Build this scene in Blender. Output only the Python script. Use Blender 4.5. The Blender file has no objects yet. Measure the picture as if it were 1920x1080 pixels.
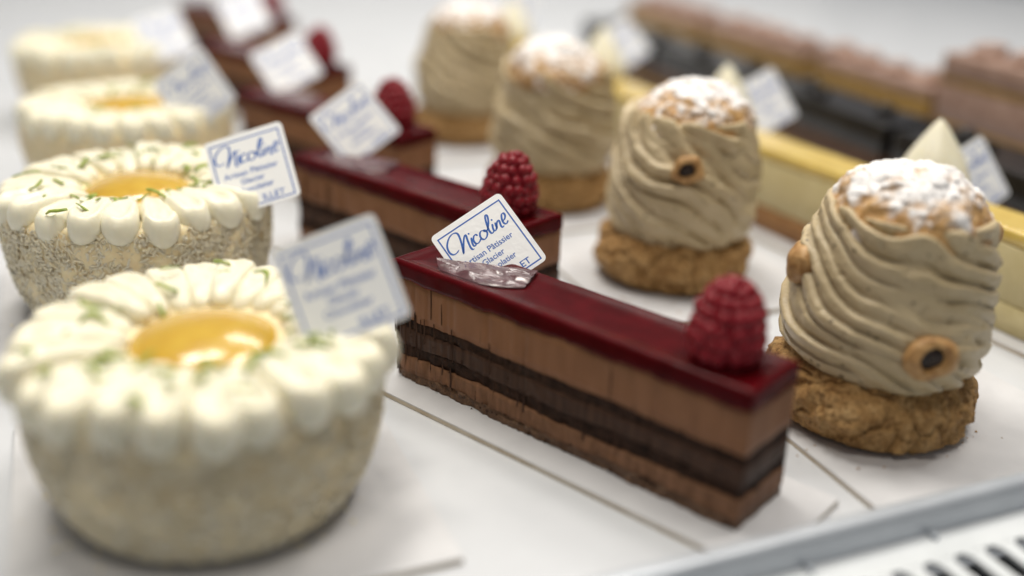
import bpy, math, random
import numpy as np
from mathutils import Matrix, Vector, Quaternion

S = 0.01                      # everything below is written in centimetres
PI = math.pi
scene = bpy.context.scene
col = scene.collection

# ------------------------------------------------------------------ camera
PITCH, ROLL, CAM_H, FPX = 0.39421, 0.029137, 16.263, 1950.0
fw = Vector((0, math.cos(PITCH), -math.sin(PITCH)))
rt0 = Vector((1, 0, 0)); up0 = rt0.cross(fw)
rt = rt0 * math.cos(ROLL) + up0 * math.sin(ROLL)
up = up0 * math.cos(ROLL) - rt0 * math.sin(ROLL)
cam = bpy.data.cameras.new('camera')
cam_o = bpy.data.objects.new('camera', cam); col.objects.link(cam_o)
m = Matrix((rt, up, -fw)).transposed().to_4x4()
m.translation = Vector((0, 0, CAM_H * S))
cam_o.matrix_world = m
cam.sensor_width = 36.0
cam.lens = 36.0 * FPX / 1920.0
cam.clip_start = 0.01; cam.clip_end = 50
cam.dof.use_dof = True
cam.dof.focus_distance = 33.2 * S
cam.dof.aperture_fstop = 2.65
scene.camera = cam_o

# ------------------------------------------------------------------ light
world = bpy.data.worlds.new('World'); scene.world = world; world.use_nodes = True
bg = world.node_tree.nodes['Background']
bg.inputs['Color'].default_value = (0.93, 0.96, 1.0, 1)
bg.inputs['Strength'].default_value = 0.20

def area(name, loc, target, sx, sy, power, color):
    l = bpy.data.lights.new(name, 'AREA'); l.shape = 'RECTANGLE'
    l.size = sx * S; l.size_y = sy * S; l.energy = power; l.color = color
    o = bpy.data.objects.new(name, l); col.objects.link(o)
    o.location = Vector(loc) * S
    d = (Vector(target) - Vector(loc)).normalized()
    o.rotation_euler = d.to_track_quat('-Z', 'Y').to_euler()
    return o
area('overhead_light', (-25, 60, 120), (0, 40, 0), 50, 22, 10.4, (1.0, 0.95, 0.86))
area('overhead_light', (45, 55, 120), (8, 40, 0), 40, 22, 6.6, (1.0, 0.95, 0.88))
area('overhead_light', (-6, -8, 95), (0, 35, 0), 26, 10, 2.1, (1.0, 0.92, 0.80))
area('overhead_light', (15, 112, 95), (15, 118, 0), 60, 14, 4.5, (1.0, 0.96, 0.90))  # added light, brightens the back wall and the rear rows

scene.view_settings.view_transform = 'Standard'
scene.view_settings.look = 'None'
scene.view_settings.exposure = 0.08
scene.view_settings.gamma = 1.0
scene.render.engine = 'CYCLES'
scene.cycles.use_denoising = True
scene.cycles.max_bounces = 8

# ------------------------------------------------------------------ noise
def _h(i, j, k, seed):
    n = (i * 374761393 + j * 668265263 + k * 2147483647 + seed * 1274126177) & 0xFFFFFFFF
    n = ((n ^ (n >> 13)) * 1274126177) & 0xFFFFFFFF
    n = n ^ (n >> 16)
    return (n & 0xFFFF) / 32767.5 - 1.0
def vnoise(P, seed=0):
    P = np.asarray(P, float); f = np.floor(P); t = P - f; t = t * t * (3 - 2 * t)
    i, j, k = [f[:, a].astype(np.int64) for a in range(3)]
    r = 0
    for a in (0, 1):
        for b in (0, 1):
            for c in (0, 1):
                w = (t[:, 0] if a else 1 - t[:, 0]) * (t[:, 1] if b else 1 - t[:, 1]) * (t[:, 2] if c else 1 - t[:, 2])
                r = r + w * _h(i + a, j + b, k + c, seed)
    return r
def fbm(P, o=3, seed=0):
    r = 0; a = 1.0; P = np.asarray(P, float)
    for q in range(o):
        r = r + a * vnoise(P * 2 ** q, seed + q * 17); a *= 0.5
    return r
def worley(P, pts):
    o = []
    for i in range(0, len(P), 4000):
        d = np.linalg.norm(P[i:i + 4000, None, :] - pts[None], axis=2); d.partition(1, axis=1); o.append(d[:, :2])
    o = np.vstack(o); return o[:, 0], o[:, 1]
def catmull(pts, n):
    pts = np.asarray(pts, float)
    p = np.vstack([2 * pts[0] - pts[1], pts, 2 * pts[-1] - pts[-2]])
    out = []
    for i in range(1, len(p) - 2):
        t = np.linspace(0, 1, n, endpoint=False)[:, None]
        a, b, c, d = p[i - 1], p[i], p[i + 1], p[i + 2]
        out.append(0.5 * (2 * b + (c - a) * t + (2 * a - 5 * b + 4 * c - d) * t ** 2 + (3 * b - a - 3 * c + d) * t ** 3))
    out.append(pts[-1:])
    return np.vstack(out)
def resample(P, n):
    d = np.r_[0, np.cumsum(np.linalg.norm(np.diff(P, axis=0), axis=1))]
    t = np.linspace(0, d[-1], n)
    return np.stack([np.interp(t, d, P[:, i]) for i in range(P.shape[1])], 1)

# ------------------------------------------------------------------ mesh helpers
def mesh(name, V, F, smooth=True):
    me = bpy.data.meshes.new(name)
    me.from_pydata((np.asarray(V, float) * S).tolist(), [], [tuple(map(int, f)) for f in F])
    if smooth: me.polygons.foreach_set('use_smooth', [True] * len(me.polygons))
    me.update()
    return me
def link(name, me, mat=None, parent=None):
    o = bpy.data.objects.new(name, me); col.objects.link(o)
    if mat is not None and me is not None and not me.materials: me.materials.append(mat)
    if parent is not None: o.parent = parent
    return o
def part(name, VF, mat, parent, smooth=True):
    return link(name, mesh(name, VF[0], VF[1], smooth), mat, parent)
def tag(o, label, cat, group=None):
    o['label'] = label; o['category'] = cat
    if group: o['group'] = group
    return o
def thing(name, label, cat, loc=(0, 0, 0), rz=0, group=None):
    o = bpy.data.objects.new(name, None); col.objects.link(o)
    o.empty_display_size = 0.01
    o.location = Vector(loc) * S; o.rotation_euler = (0, 0, rz)
    return tag(o, label, cat, group)
def grid(nu, nv, wrap_u=False, wrap_v=False, off=0):
    F = []
    for i in range(nu if wrap_u else nu - 1):
        for j in range(nv if wrap_v else nv - 1):
            i2 = (i + 1) % nu; j2 = (j + 1) % nv
            F.append((off + i * nv + j, off + i2 * nv + j, off + i2 * nv + j2, off + i * nv + j2))
    return F
def join(parts):
    V = []; F = []; o = 0
    for v, f in parts:
        v = np.asarray(v, float); V.append(v); F += [tuple(a + o for a in q) for q in f]; o += len(v)
    return np.vstack(V), F
def box(x0, x1, y0, y1, z0, z1):
    V = [(x, y, z) for x in (x0, x1) for y in (y0, y1) for z in (z0, z1)]
    F = [(0, 1, 3, 2), (4, 6, 7, 5), (0, 4, 5, 1), (2, 3, 7, 6), (0, 2, 6, 4), (1, 5, 7, 3)]
    return np.array(V, float), F
def bevel(o, w, seg=2):
    b = o.modifiers.new('bevel', 'BEVEL'); b.width = w * S; b.segments = seg; b.limit_method = 'ANGLE'
def lathe(prof, n):
    """prof: list of (r,z); closed by small radii at both ends. order: theta major"""
    prof = np.asarray(prof, float); th = np.linspace(0, 2 * PI, n, endpoint=False)
    V = np.stack([np.outer(np.cos(th), prof[:, 0]), np.outer(np.sin(th), prof[:, 0]), np.tile(prof[:, 1], (n, 1))], 2).reshape(-1, 3)
    return V, grid(n, len(prof), True), np.repeat(th, len(prof)), np.tile(np.arange(len(prof)), n)

# ------------------------------------------------------------------ materials
class NT:
    def __init__(s, name):
        s.m = bpy.data.materials.new(name); s.m.use_nodes = True
        s.t = s.m.node_tree; s.n = s.t.nodes; s.b = s.n['Principled BSDF']
        tc = s.n.new('ShaderNodeTexCoord'); mp = s.n.new('ShaderNodeMapping')
        mp.inputs['Scale'].default_value = (100, 100, 100)
        s.l(tc.outputs['Object'], mp.inputs['Vector']); s.co = mp.outputs['Vector']
    def l(s, a, b): s.t.links.new(a, b)
    def scaled(s, sc):
        mp = s.n.new('ShaderNodeMapping'); mp.inputs['Scale'].default_value = sc
        s.l(s.co, mp.inputs['Vector']); return mp.outputs['Vector']
    def noise(s, scale, detail=3, rough=.55, co=None, dist=0):
        n = s.n.new('ShaderNodeTexNoise'); n.inputs['Scale'].default_value = scale
        n.inputs['Detail'].default_value = detail; n.inputs['Roughness'].default_value = rough
        n.inputs['Distortion'].default_value = dist
        s.l(co or s.co, n.inputs['Vector']); return n.outputs['Fac']
    def voro(s, scale, feature='F1', co=None):
        n = s.n.new('ShaderNodeTexVoronoi'); n.feature = feature; n.inputs['Scale'].default_value = scale
        s.l(co or s.co, n.inputs['Vector']); return n.outputs['Distance']
    def ramp(s, fac, stops):
        r = s.n.new('ShaderNodeValToRGB'); e = r.color_ramp.elements
        while len(e) < len(stops): e.new(0.5)
        for q, (p, c) in zip(e, stops):
            q.position = p; q.color = (c[0], c[1], c[2], 1) if hasattr(c, '__len__') else (c, c, c, 1)
        s.l(fac, r.inputs['Fac']); return r.outputs['Color']
    def mix(s, fac, a, b, mode='MIX'):
        n = s.n.new('ShaderNodeMix'); n.data_type = 'RGBA'; n.blend_type = mode
        for idx, v in ((0, fac), (6, a), (7, b)):
            if isinstance(v, (int, float)): n.inputs[idx].default_value = v
            elif isinstance(v, tuple): n.inputs[idx].default_value = (*v, 1) if len(v) == 3 else v
            else: s.l(v, n.inputs[idx])
        return n.outputs[2]
    def bump(s, h, strength=.3, dist=.05):
        b = s.n.new('ShaderNodeBump'); b.inputs['Strength'].default_value = strength
        b.inputs['Distance'].default_value = dist * S
        s.l(h, b.inputs['Height']); s.l(b.outputs['Normal'], s.b.inputs['Normal'])
    def set(s, color=None, rough=None, sss=0, rad=(1, .6, .3), scale=.2, coat=0, coat_r=.05, spec=None, metal=0, trans=0, ior=None, sheen=0):
        B = s.b.inputs
        if color is not None:
            if isinstance(color, tuple): B['Base Color'].default_value = (*color, 1)
            else: s.l(color, B['Base Color'])
        if rough is not None:
            if isinstance(rough, (int, float)): B['Roughness'].default_value = rough
            else: s.l(rough, B['Roughness'])
        B['Subsurface Weight'].default_value = sss
        B['Subsurface Radius'].default_value = rad; B['Subsurface Scale'].default_value = scale * S
        B['Coat Weight'].default_value = coat; B['Coat Roughness'].default_value = coat_r
        if spec is not None: B['Specular IOR Level'].default_value = spec
        B['Metallic'].default_value = metal; B['Transmission Weight'].default_value = trans
        if ior: B['IOR'].default_value = ior
        B['Sheen Weight'].default_value = sheen
        return s.m

def M_tray():
    t = NT('white_enamel'); c = t.ramp(t.noise(.25, 4), [(.3, (.54, .555, .58)), (.7, (.60, .615, .64))])
    return t.set(c, t.ramp(t.noise(.6, 4), [(.3, .28), (.7, .42)]), spec=.4)
def M_board():
    t = NT('board_card'); c = t.ramp(t.noise(.7, 4), [(.3, (.55, .55, .565)), (.7, (.62, .62, .635))])
    t.bump(t.noise(25, 2), .08, .01); return t.set(c, .5, spec=.35)
def M_edge():
    t = NT('board_edge'); c = t.ramp(t.noise(1.2, 3), [(.35, (.52, .43, .31)), (.65, (.62, .55, .44))]); return t.set(c, .5)
def M_rim():
    t = NT('rim_metal'); c = t.ramp(t.noise(.8, 3), [(.3, (.44, .47, .51)), (.7, (.50, .53, .57))]); return t.set(c, .34, metal=.2)
def M_cream():
    t = NT('white_cream'); c = t.ramp(t.noise(.8, 3), [(.3, (.80, .75, .565)), (.7, (.86, .82, .66))])
    t.bump(t.noise(14, 3), .12, .02)
    return t.set(c, .38, sss=.35, rad=(1, .85, .55), scale=.18, spec=.45, coat=.12, coat_r=.2)
def M_coco():
    t = NT('coconut'); c = t.ramp(t.noise(3.5, 3), [(.25, (.80, .64, .37)), (.75, (.90, .78, .51))])
    t.bump(t.noise(18, 3), .3, .04)
    return t.set(c, .6, sss=.5, rad=(1, .8, .5), scale=.2)
def M_shred():
    t = NT('coconut_shred'); c = t.ramp(t.noise(1.7, 2), [(.3, (.82, .69, .43)), (.7, (.91, .82, .60))])
    return t.set(c, .42, sss=.5, rad=(1, .85, .6), scale=.12)
def M_lemon():
    t = NT('lemon_glaze'); c = t.ramp(t.noise(1.1, 2), [(.3, (.54, .32, .03)), (.7, (.62, .40, .05))])
    t.bump(t.noise(3.2, 3), .22, .08)
    return t.set(c, .22, sss=.25, rad=(1, .6, .1), scale=.2, coat=.45, coat_r=.05)
def M_zest():
    t = NT('lime_zest'); c = t.ramp(t.noise(3, 2), [(.35, (.16, .24, .02)), (.65, (.42, .48, .08))]); return t.set(c, .55)
def M_mousse():
    t = NT('milk_mousse')
    st = t.noise(1.4, 5, .5, t.scaled((1.2, 1.2, .35)))
    c = t.ramp(st, [(.16, (.12, .050, .022)), (.38, (.22, .100, .048)), (.75, (.27, .128, .064))])
    pit = t.ramp(t.voro(5.0), [(.03, (.10, .05, .025)), (.07, (1, 1, 1))])
    c = t.mix(.45, c, pit, 'MULTIPLY')
    t.bump(t.noise(10, 3, .6, t.scaled((1, 1, .6))), .18, .03)
    return t.set(c, .5, sss=.1, rad=(1, .5, .3), scale=.08, spec=.18)
def M_sponge():
    t = NT('dark_sponge'); st = t.noise(6, 4, .65, t.scaled((1, 1, .35)))
    c = t.ramp(st, [(.3, (.012, .006, .004)), (.7, (.055, .027, .017))])
    t.bump(t.noise(14, 4, .7), .7, .06); return t.set(c, .6, spec=.12)
def M_ganache():
    t = NT('ganache'); st = t.noise(4, 4, .6, t.scaled((1.4, 1.4, .12)))
    c = t.ramp(st, [(.3, (.034, .016, .010)), (.7, (.078, .040, .025))])
    t.bump(t.noise(9, 3, .6, t.scaled((1, 1, .2))), .25, .03); return t.set(c, .5, spec=.15)
def M_praline():
    t = NT('praline_layer'); st = t.noise(3.5, 4, .6, t.scaled((1.4, 1.4, .3)))
    c = t.ramp(st, [(.3, (.13, .062, .03)), (.7, (.25, .125, .068))])
    t.bump(t.noise(11, 4, .65), .5, .05); return t.set(c, .55, spec=.2)
def M_crunch():
    t = NT('crunch_base'); st = t.noise(7, 4, .7)
    c = t.ramp(st, [(.3, (.06, .028, .013)), (.55, (.15, .075, .036)), (.8, (.32, .19, .10))])
    t.bump(t.noise(12, 4, .7), .8, .08); return t.set(c, .5)
def M_glaze():
    t = NT('raspberry_glaze'); c = t.ramp(t.noise(1.3, 3), [(.3, (.048, .0012, .0022)), (.7, (.075, .002, .004))])
    t.bump(t.noise(1.2, 2), .05, .05)
    return t.set(c, .26, sss=.45, rad=(1, .10, .1), scale=.3, spec=.07)
def M_film():
    t = NT('wrinkled_glaze'); c = t.ramp(t.noise(2.0, 3), [(.3, (.055, .014, .017)), (.7, (.10, .034, .04))])
    return t.set(c, .24, spec=.6, coat=.4, coat_r=.12)
def M_rasp():
    t = NT('raspberry'); c = t.ramp(t.noise(1.2, 2), [(.3, (.17, .005, .011)), (.7, (.27, .011, .021))])
    t.bump(t.noise(30, 2), .15, .02)
    return t.set(c, .34, sss=.4, rad=(1, .12, .1), scale=.14, spec=.3, sheen=.0)
def M_choux():
    t = NT('choux_crust')
    c = t.ramp(t.noise(1.8, 5, .62), [(.25, (.30, .15, .045)), (.5, (.48, .28, .105)), (.78, (.64, .42, .19))])
    sp = t.ramp(t.noise(8, 4, .65), [(.36, (.28, .20, .13)), (.52, (1, 1, 1))])
    c = t.mix(.7, c, sp, 'MULTIPLY')
    t.bump(t.noise(6, 5, .7), .8, .14); return t.set(c, .6, spec=.3)
def M_cap():
    t = NT('sugared_crust')
    c = t.ramp(t.noise(2.2, 4), [(.3, (.42, .22, .075)), (.7, (.58, .36, .15))])
    geo = t.n.new('ShaderNodeNewGeometry'); sep = t.n.new('ShaderNodeSeparateXYZ')
    at = t.n.new('ShaderNodeAttribute'); at.attribute_name = 'dust'
    k = t.ramp(t.mix(.50, at.outputs['Color'], t.noise(7.5, 8, .78)), [(.38, 0), (.58, 1)])
    c = t.mix(k, c, (.88, .86, .85))
    t.bump(t.noise(14, 4, .65), .45, .05)
    return t.set(c, t.ramp(k, [(.2, .42), (.8, .8)]), spec=.3)
def M_hcream():
    t = NT('hazelnut_cream')
    c = t.ramp(t.noise(.9, 4), [(.3, (.47, .37, .215)), (.7, (.57, .46, .285))])
    sp = t.ramp(t.mix(.35, t.voro(2.4), t.noise(1.1, 2)), [(.235, (.07, .04, .025)), (.275, (1, 1, 1))])
    sp2 = t.ramp(t.noise(13, 2), [(.28, (.50, .40, .30)), (.36, (1, 1, 1))])
    c = t.mix(.75, c, sp, 'MULTIPLY'); c = t.mix(.6, c, sp2, 'MULTIPLY')
    t.bump(t.noise(10, 4, .6), .30, .05)
    return t.set(c, .42, sss=.12, rad=(1, .75, .45), scale=.12, spec=.45)
def M_nut():
    t = NT('hazelnut'); c = t.ramp(t.noise(3, 4), [(.3, (.30, .14, .04)), (.7, (.55, .33, .13))])
    t.bump(t.noise(10, 3), .3, .04); return t.set(c, .5)
def M_nutcore():
    t = NT('nut_hollow'); c = t.ramp(t.noise(5, 3), [(.3, (.012, .007, .005)), (.7, (.035, .018, .012))]); return t.set(c, .5)
def M_plain(name, a, b, rough=.5, sc=1.5, **k):
    t = NT(name); c = t.ramp(t.noise(sc, 4), [(.3, a), (.7, b)]); t.bump(t.noise(sc * 6, 3), .25, .04); return t.set(c, rough, **k)

MT = dict(tray=M_tray(), board=M_board(), edge=M_edge(), rim=M_rim(), cream=M_cream(), coco=M_coco(), shred=M_shred(), lemon=M_lemon(),
          zest=M_zest(), mousse=M_mousse(), sponge=M_sponge(), ganache=M_ganache(), praline=M_praline(), crunch=M_crunch(), glaze=M_glaze(),
          film=M_film(), rasp=M_rasp(), choux=M_choux(), cap=M_cap(), hcream=M_hcream(), nut=M_nut(), core=M_nutcore(),
          card=M_plain('card_plastic', (.91, .915, .92), (.93, .935, .94), .32, .8, spec=.5),
          ink=M_plain('blue_ink', (.015, .10, .42), (.022, .13, .50), .45, 3),
          wall=M_plain('case_wall', (.74, .745, .75), (.78, .785, .79), .5, .05),
          grille=M_plain('grille_metal', (.66, .69, .71), (.72, .75, .77), .35, .6),
          void=M_plain('vent_dark', (.015, .017, .02), (.02, .022, .026), .8, 1),
          vtop=M_plain('yellow_glaze', (.62, .43, .09), (.70, .52, .14), .22, 1, coat=.5),
          vbody=M_plain('vanilla_mousse', (.55, .46, .23), (.63, .54, .30), .5, 1.6),
          vbase=M_plain('biscuit', (.24, .11, .035), (.36, .19, .07), .6, 2.5),
          dark=M_plain('dark_chocolate', (.006, .0045, .0045), (.010, .008, .007), .28, 1.4, coat=.15, coat_r=.12, spec=.3),
          cocoa=M_plain('cocoa_cake', (.05, .022, .010), (.10, .047, .024), .6, 2),
          gold=M_plain('golden_cake', (.24, .125, .025), (.42, .26, .065), .55, 2),
          pink=M_plain('pink_icing', (.26, .155, .115), (.42, .28, .22), .45, 1.4))

# ------------------------------------------------------------------ setting
TA = math.radians(22.9)                                # the case stands turned against the camera
U = np.array([math.cos(TA), math.sin(TA)]); W = np.array([-U[1], U[0]])
ORG = np.array([8.23, 21.98])                          # a point on top of the front lip
def uw(a, b, z=0): q = ORG + U * a + W * b; return (q[0], q[1], z)

def strip(profile, a0, a1, na=2):
    """extrude a (b,z) profile along the front of the case"""
    V = []
    for a in np.linspace(a0, a1, na):
        for b, z in profile: V.append(uw(a, b, z))
    return np.array(V), grid(na, len(profile))
V, F = strip([(.55, 0), (140, 0)], -110, 110)
tray = part('tray', (V, F), MT['tray'], None, False); tray['kind'] = 'structure'
lip = [(.62, -.02), (.56, .0), (.50, .10), (.44, .55), (.36, .78), (.24, .88), (.08, .90), (-.08, .86), (-.17, .76), (-.21, .6), (-.22, .30), (-.22, .0)]
part('rim', strip(catmull(lip, 4), -110, 110), MT['rim'], tray)
V, F = strip([(140, -.5), (140, 45)], -110, 110)
bw = part('back_wall', (V, F), MT['wall'], None, False); bw['kind'] = 'structure'

# ventilation grille in front of the tray: a plate with real slots, rounded ends
gr = thing('ventilation_grille', 'white metal ventilation grille with black slots in front of the tray', 'grille', uw(0, 0, 0), TA)
PZ = .0
pitch_s, sw, slen = 1.02, .28, 3.4
s0 = .95
Vs = []; Fs = []
def gq(pts):
    o = len(Vs); Vs.extend([(x, y, PZ) for x, y in pts]); Fs.append(tuple(range(o, o + len(pts))))
x_first = -12
y_top, y_bot = -1.16, -1.16 - slen
nslot = 30
gq([(-45, -.95), (-45, -.20), (45, -.20), (45, -.95)][::-1])
for k in range(nslot):
    cx = x_first + s0 + k * pitch_s
    x0, x1 = cx - pitch_s / 2, cx + pitch_s / 2
    hole = [(cx + sw * math.cos(a), y_top - sw + sw * math.sin(a)) for a in np.linspace(0, PI, 9)] + \
           [(cx + sw * math.cos(a), y_bot + sw + sw * math.sin(a)) for a in np.linspace(PI, 2 * PI, 9)]
    n = len(hole)
    out = []
    for (hx, hy) in hole:
        ox = x1 if hx >= cx - 1e-6 else x0
        out.append((ox, hy))
    for i in range(n):
        j = (i + 1) % n
        if i == 4 - 1 or i == 4: pass
        gq([hole[i], out[i], out[j], hole[j]] if True else None)
    # slot walls
    o = len(Vs)
    for hx, hy in hole: Vs.append((hx, hy, PZ))
    for hx, hy in hole: Vs.append((hx, hy, PZ - .12))
    for i in range(n): Fs.append((o + i, o + (i + 1) % n, o + n + (i + 1) % n, o + n + i))
    gq([(x0, y_top), (x0, -.95), (x1, -.95), (x1, y_top)][::-1])
    gq([(x0, y_bot - 6), (x0, y_bot), (x1, y_bot), (x1, y_bot - 6)][::-1])
part('plate', (np.array(Vs), Fs), MT['grille'], gr, False)
part('dark_sheet', box(-45, 45, -12, -.3, -1.6, -1.4), MT['void'], gr, False)  # near-black colour paints the dark of the void below the slots
for a in (-.9, 3.05):
    o = part('clip', box(a, a + .12, -.52, -.2, PZ, PZ + .16), MT['rim'], gr, False)

# ------------------------------------------------------------------ name cards
CS = 2.8
def card_panel():
    r = .17; n = 6; pts = []
    for cx, cz, a0 in ((CS - r, -r, 0), (r, -r, PI / 2), (r, -CS + r, PI), (CS - r, -CS + r, 1.5 * PI)):
        for a in np.linspace(a0, a0 + PI / 2, n): pts.append((cx + r * math.cos(a), cz + r * math.sin(a)))
    k = len(pts)
    V = [(x, -.03, z) for x, z in pts] + [(x, .03, z) for x, z in pts]
    F = [tuple(range(k)), tuple(range(2 * k - 1, k - 1, -1))] + [(i, k + i, k + (i + 1) % k, (i + 1) % k) for i in range(k)]
    return mesh('panel', V, F, False)
INK = -.0325
def ab(a, b): return (a * CS, INK, -b * CS)
def border():
    o0 = [(.055, .072), (.945, .072), (.945, .962), (.055, .962)]; w = .017
    i0 = [(.055 + w, .072 + w), (.945 - w, .072 + w), (.945 - w, .962 - w), (.055 + w, .962 - w)]
    V = [ab(*p) for p in o0 + i0]
    return mesh('printed_border', V, [(i, i + 4, (i + 1) % 4 + 4, (i + 1) % 4) for i in range(4)], False)
def z2ab(x, y):
    dx, dy = x - 110, y - 360
    return ((dx * 770 - 225 * dy) / 699850., (830 * dy + 270 * dx) / 699850.)
STROKES = [
    [(352, 550), (322, 573), (285, 585), (255, 565), (244, 520), (255, 470), (295, 412), (345, 380), (388, 388), (398, 440), (393, 520), (380, 605)],
    [(380, 605), (400, 545), (430, 465), (456, 424), (466, 436), (464, 490), (470, 560), (485, 582), (503, 578)],
    [(508, 462), (500, 520), (506, 550), (522, 552), (540, 530)],
    [(578, 462), (560, 446), (538, 458), (522, 495), (530, 530), (555, 536), (582, 518), (600, 495)],
    [(648, 424), (618, 430), (600, 465), (606, 502), (634, 514), (664, 492), (680, 455), (668, 430), (648, 424), (668, 440), (695, 425), (725, 365), (738, 310), (732, 283), (716, 292), (706, 350), (704, 430), (716, 470), (735, 472), (750, 455)],
    [(757, 385), (750, 435), (757, 458), (775, 452), (788, 430)],
    [(790, 378), (788, 445)],
    [(788, 445), (800, 400), (822, 368), (836, 378), (836, 425), (848, 444), (868, 430)],
    [(868, 385), (895, 368), (912, 335), (902, 308), (880, 320), (868, 365), (874, 408), (898, 418), (926, 388)],
]
def script():
    parts = []
    for st in STROKES:
        P = np.array([z2ab(*q) for q in st]); P = resample(catmull(P, 10), 14 + 5 * len(st))
        T = np.gradient(P, axis=0); T /= np.linalg.norm(T, axis=1)[:, None] + 1e-9
        N = np.stack([-T[:, 1], T[:, 0]], 1)
        w = .0068 + .0055 * np.clip(np.abs(T[:, 1]) * 1.2 - .2, 0, 1)
        e = np.minimum(1, np.minimum(np.arange(len(P)), np.arange(len(P))[::-1]) / 4 + .35)
        A = P + N * (w * e)[:, None]; B = P - N * (w * e)[:, None]
        V = np.array([ab(*q) for q in A] + [ab(*q) for q in B]); n = len(P)
        parts.append((V, [(i, i + 1, n + i + 1, n + i) for i in range(n - 1)]))
    for x, y in ((497, 420), (766, 345)):
        a, b = z2ab(x, y); V = [ab(a + .012 * math.cos(t), b + .012 * math.sin(t)) for t in np.linspace(0, 2 * PI, 9)[:-1]]
        parts.append((V, [tuple(range(8))]))
    V, F = join(parts); return mesh('script_lettering', V, F, False)
def textmesh(s, a0, a1, base, capb):
    c = bpy.data.curves.new('text', 'FONT'); c.body = s; c.resolution_u = 3; c.offset = .012
    o = bpy.data.objects.new('text', c); col.objects.link(o)
    bpy.context.view_layer.update()
    me = bpy.data.meshes.new_from_object(o.evaluated_get(bpy.context.evaluated_depsgraph_get()))
    col.objects.unlink(o); bpy.data.objects.remove(o)
    n = len(me.vertices); co = np.empty(n * 3); me.vertices.foreach_get('co', co); co = co.reshape(-1, 3)
    x0, x1 = co[:, 0].min(), co[:, 0].max()
    u = (co[:, 0] - x0) / (x1 - x0) * (a1 - a0) + a0
    v = base - co[:, 1] / .69 * capb
    V = np.stack([u * CS, np.full(n, INK), -v * CS], 1)
    return V, [tuple(p.vertices) for p in me.polygons]
PANEL = card_panel(); BORDER = border(); SCRIPT = script()
LV, LF = join([textmesh('Artisan Pâtissier', .147, .83, .545, .072), textmesh('Glacier', .335, .635, .655, .070),
               textmesh('Chocolatier', .265, .725, .765, .070), textmesh('ILLET', .545, .825, .925, .078)])
LETTERS = mesh('print_lettering', LV, LF, False)
def name_card(tl, rv, label, k=1.0):
    t = thing('name_card', label, 'name card', tl, 0, 'printed name cards stuck in the pastries')
    v = Vector(rv); t.rotation_mode = 'QUATERNION'; t.rotation_quaternion = Quaternion(v.normalized(), v.length)
    t.scale = (k, k, k)
    link('panel', PANEL, MT['card'], t); link('printed_border', BORDER, MT['ink'], t)
    link('script_lettering', SCRIPT, MT['ink'], t); link('print_lettering', LETTERS, MT['ink'], t)
    return t

# ------------------------------------------------------------------ cake boards
def board(cx, cy, lx, ly, ang, label, z=.004):
    t = thing('cake_board', label, 'cake board', (cx, cy, z), ang, 'white card boards under the pastries')
    p = part('top_sheet', box(-lx / 2, lx / 2, -ly / 2, ly / 2, .13, .185), MT['board'], t, False)
    q = part('card_core', box(-lx / 2 + .01, lx / 2 - .01, -ly / 2 + .01, ly / 2 - .01, .0, .129), MT['edge'], t, False)
    bevel(p, .012, 1)
    return t
BZ = .19          # top of a board

# ------------------------------------------------------------------ lemon coconut cakes
def petal_mesh(seed, R, rin, a, zt, bend):
    rnd = random.Random(seed); nphi = 44
    ro = R - a; ai = .30
    # plan outline: big round outside, narrow round inside
    out = []
    for ph in np.linspace(-PI / 2, PI / 2, 20): out.append((ro + a * math.cos(ph), a * math.sin(ph)))
    L = ro - rin
    for t in np.linspace(.12, .88, 7): out.append((ro - L * t, a * (1 - t) ** .8 * .96 + ai * t))
    for ph in np.linspace(PI / 2, 1.5 * PI, 10): out.append((rin + .42 * math.cos(ph), ai * math.sin(ph)))
    for t in np.linspace(.88, .12, 7): out.append((ro - L * t, -(a * (1 - t) ** .8 * .96 + ai * t)))
    out = np.array(out); n = len(out); c = np.array([ro - .25, 0])
    lev = [(.28, 0), (.58, .05), (.80, .17), (.94, .34), (1.0, .52), (1.0, .62), (.975, .75), (.92, .865), (.84, .95), (.74, 1.0)]
    inner = [(.64, 1.0), (.54, .975), (.44, .945), (.32, .92), (.20, .905), (.10, .90), (.02, .90)]
    V = []
    dr = rnd.uniform(-.08, .12)
    for s, f in lev + inner:
        q = c + (out - c) * s
        for x, y in q:
            tt = (x - rin) / (R - rin)
            ztop = zt - .16 * max(0, 1 - tt) ** 1.4 - .30 * max(0, (tt - .45) / .55) ** 1.8
            zbot = ztop - (.75 + .45 * max(0, min(1, tt)) + dr * tt)
            z = zbot + (ztop - zbot) * f
            if f > .86:                                     # swipe marks of the spatula
                z += (.018 * math.sin(6.5 * x + 6.4 * abs(y) + seed) + .02 * math.sin(13 * y + 1.5 * x + seed)) * (1 - abs(2 * s - 1) ** 4)
            yy = y + bend * (tt - .4) ** 2
            V.append((x, yy, z))
    V = np.array(V)
    V += (np.stack([fbm(V * 1.3 + 7 * k, 2, seed * 3 + k) for k in range(3)], 1)) * np.array([.05, .05, .035])
    nl = len(lev) + len(inner)
    F = []
    for i in range(nl - 1):
        for j in range(n):
            F.append((i * n + j, i * n + (j + 1) % n, (i + 1) * n + (j + 1) % n, (i + 1) * n + j))
    F.append(tuple(range(n))[::-1]); F.append(tuple((nl - 1) * n + j for j in range(n)))
    return V, F

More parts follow.
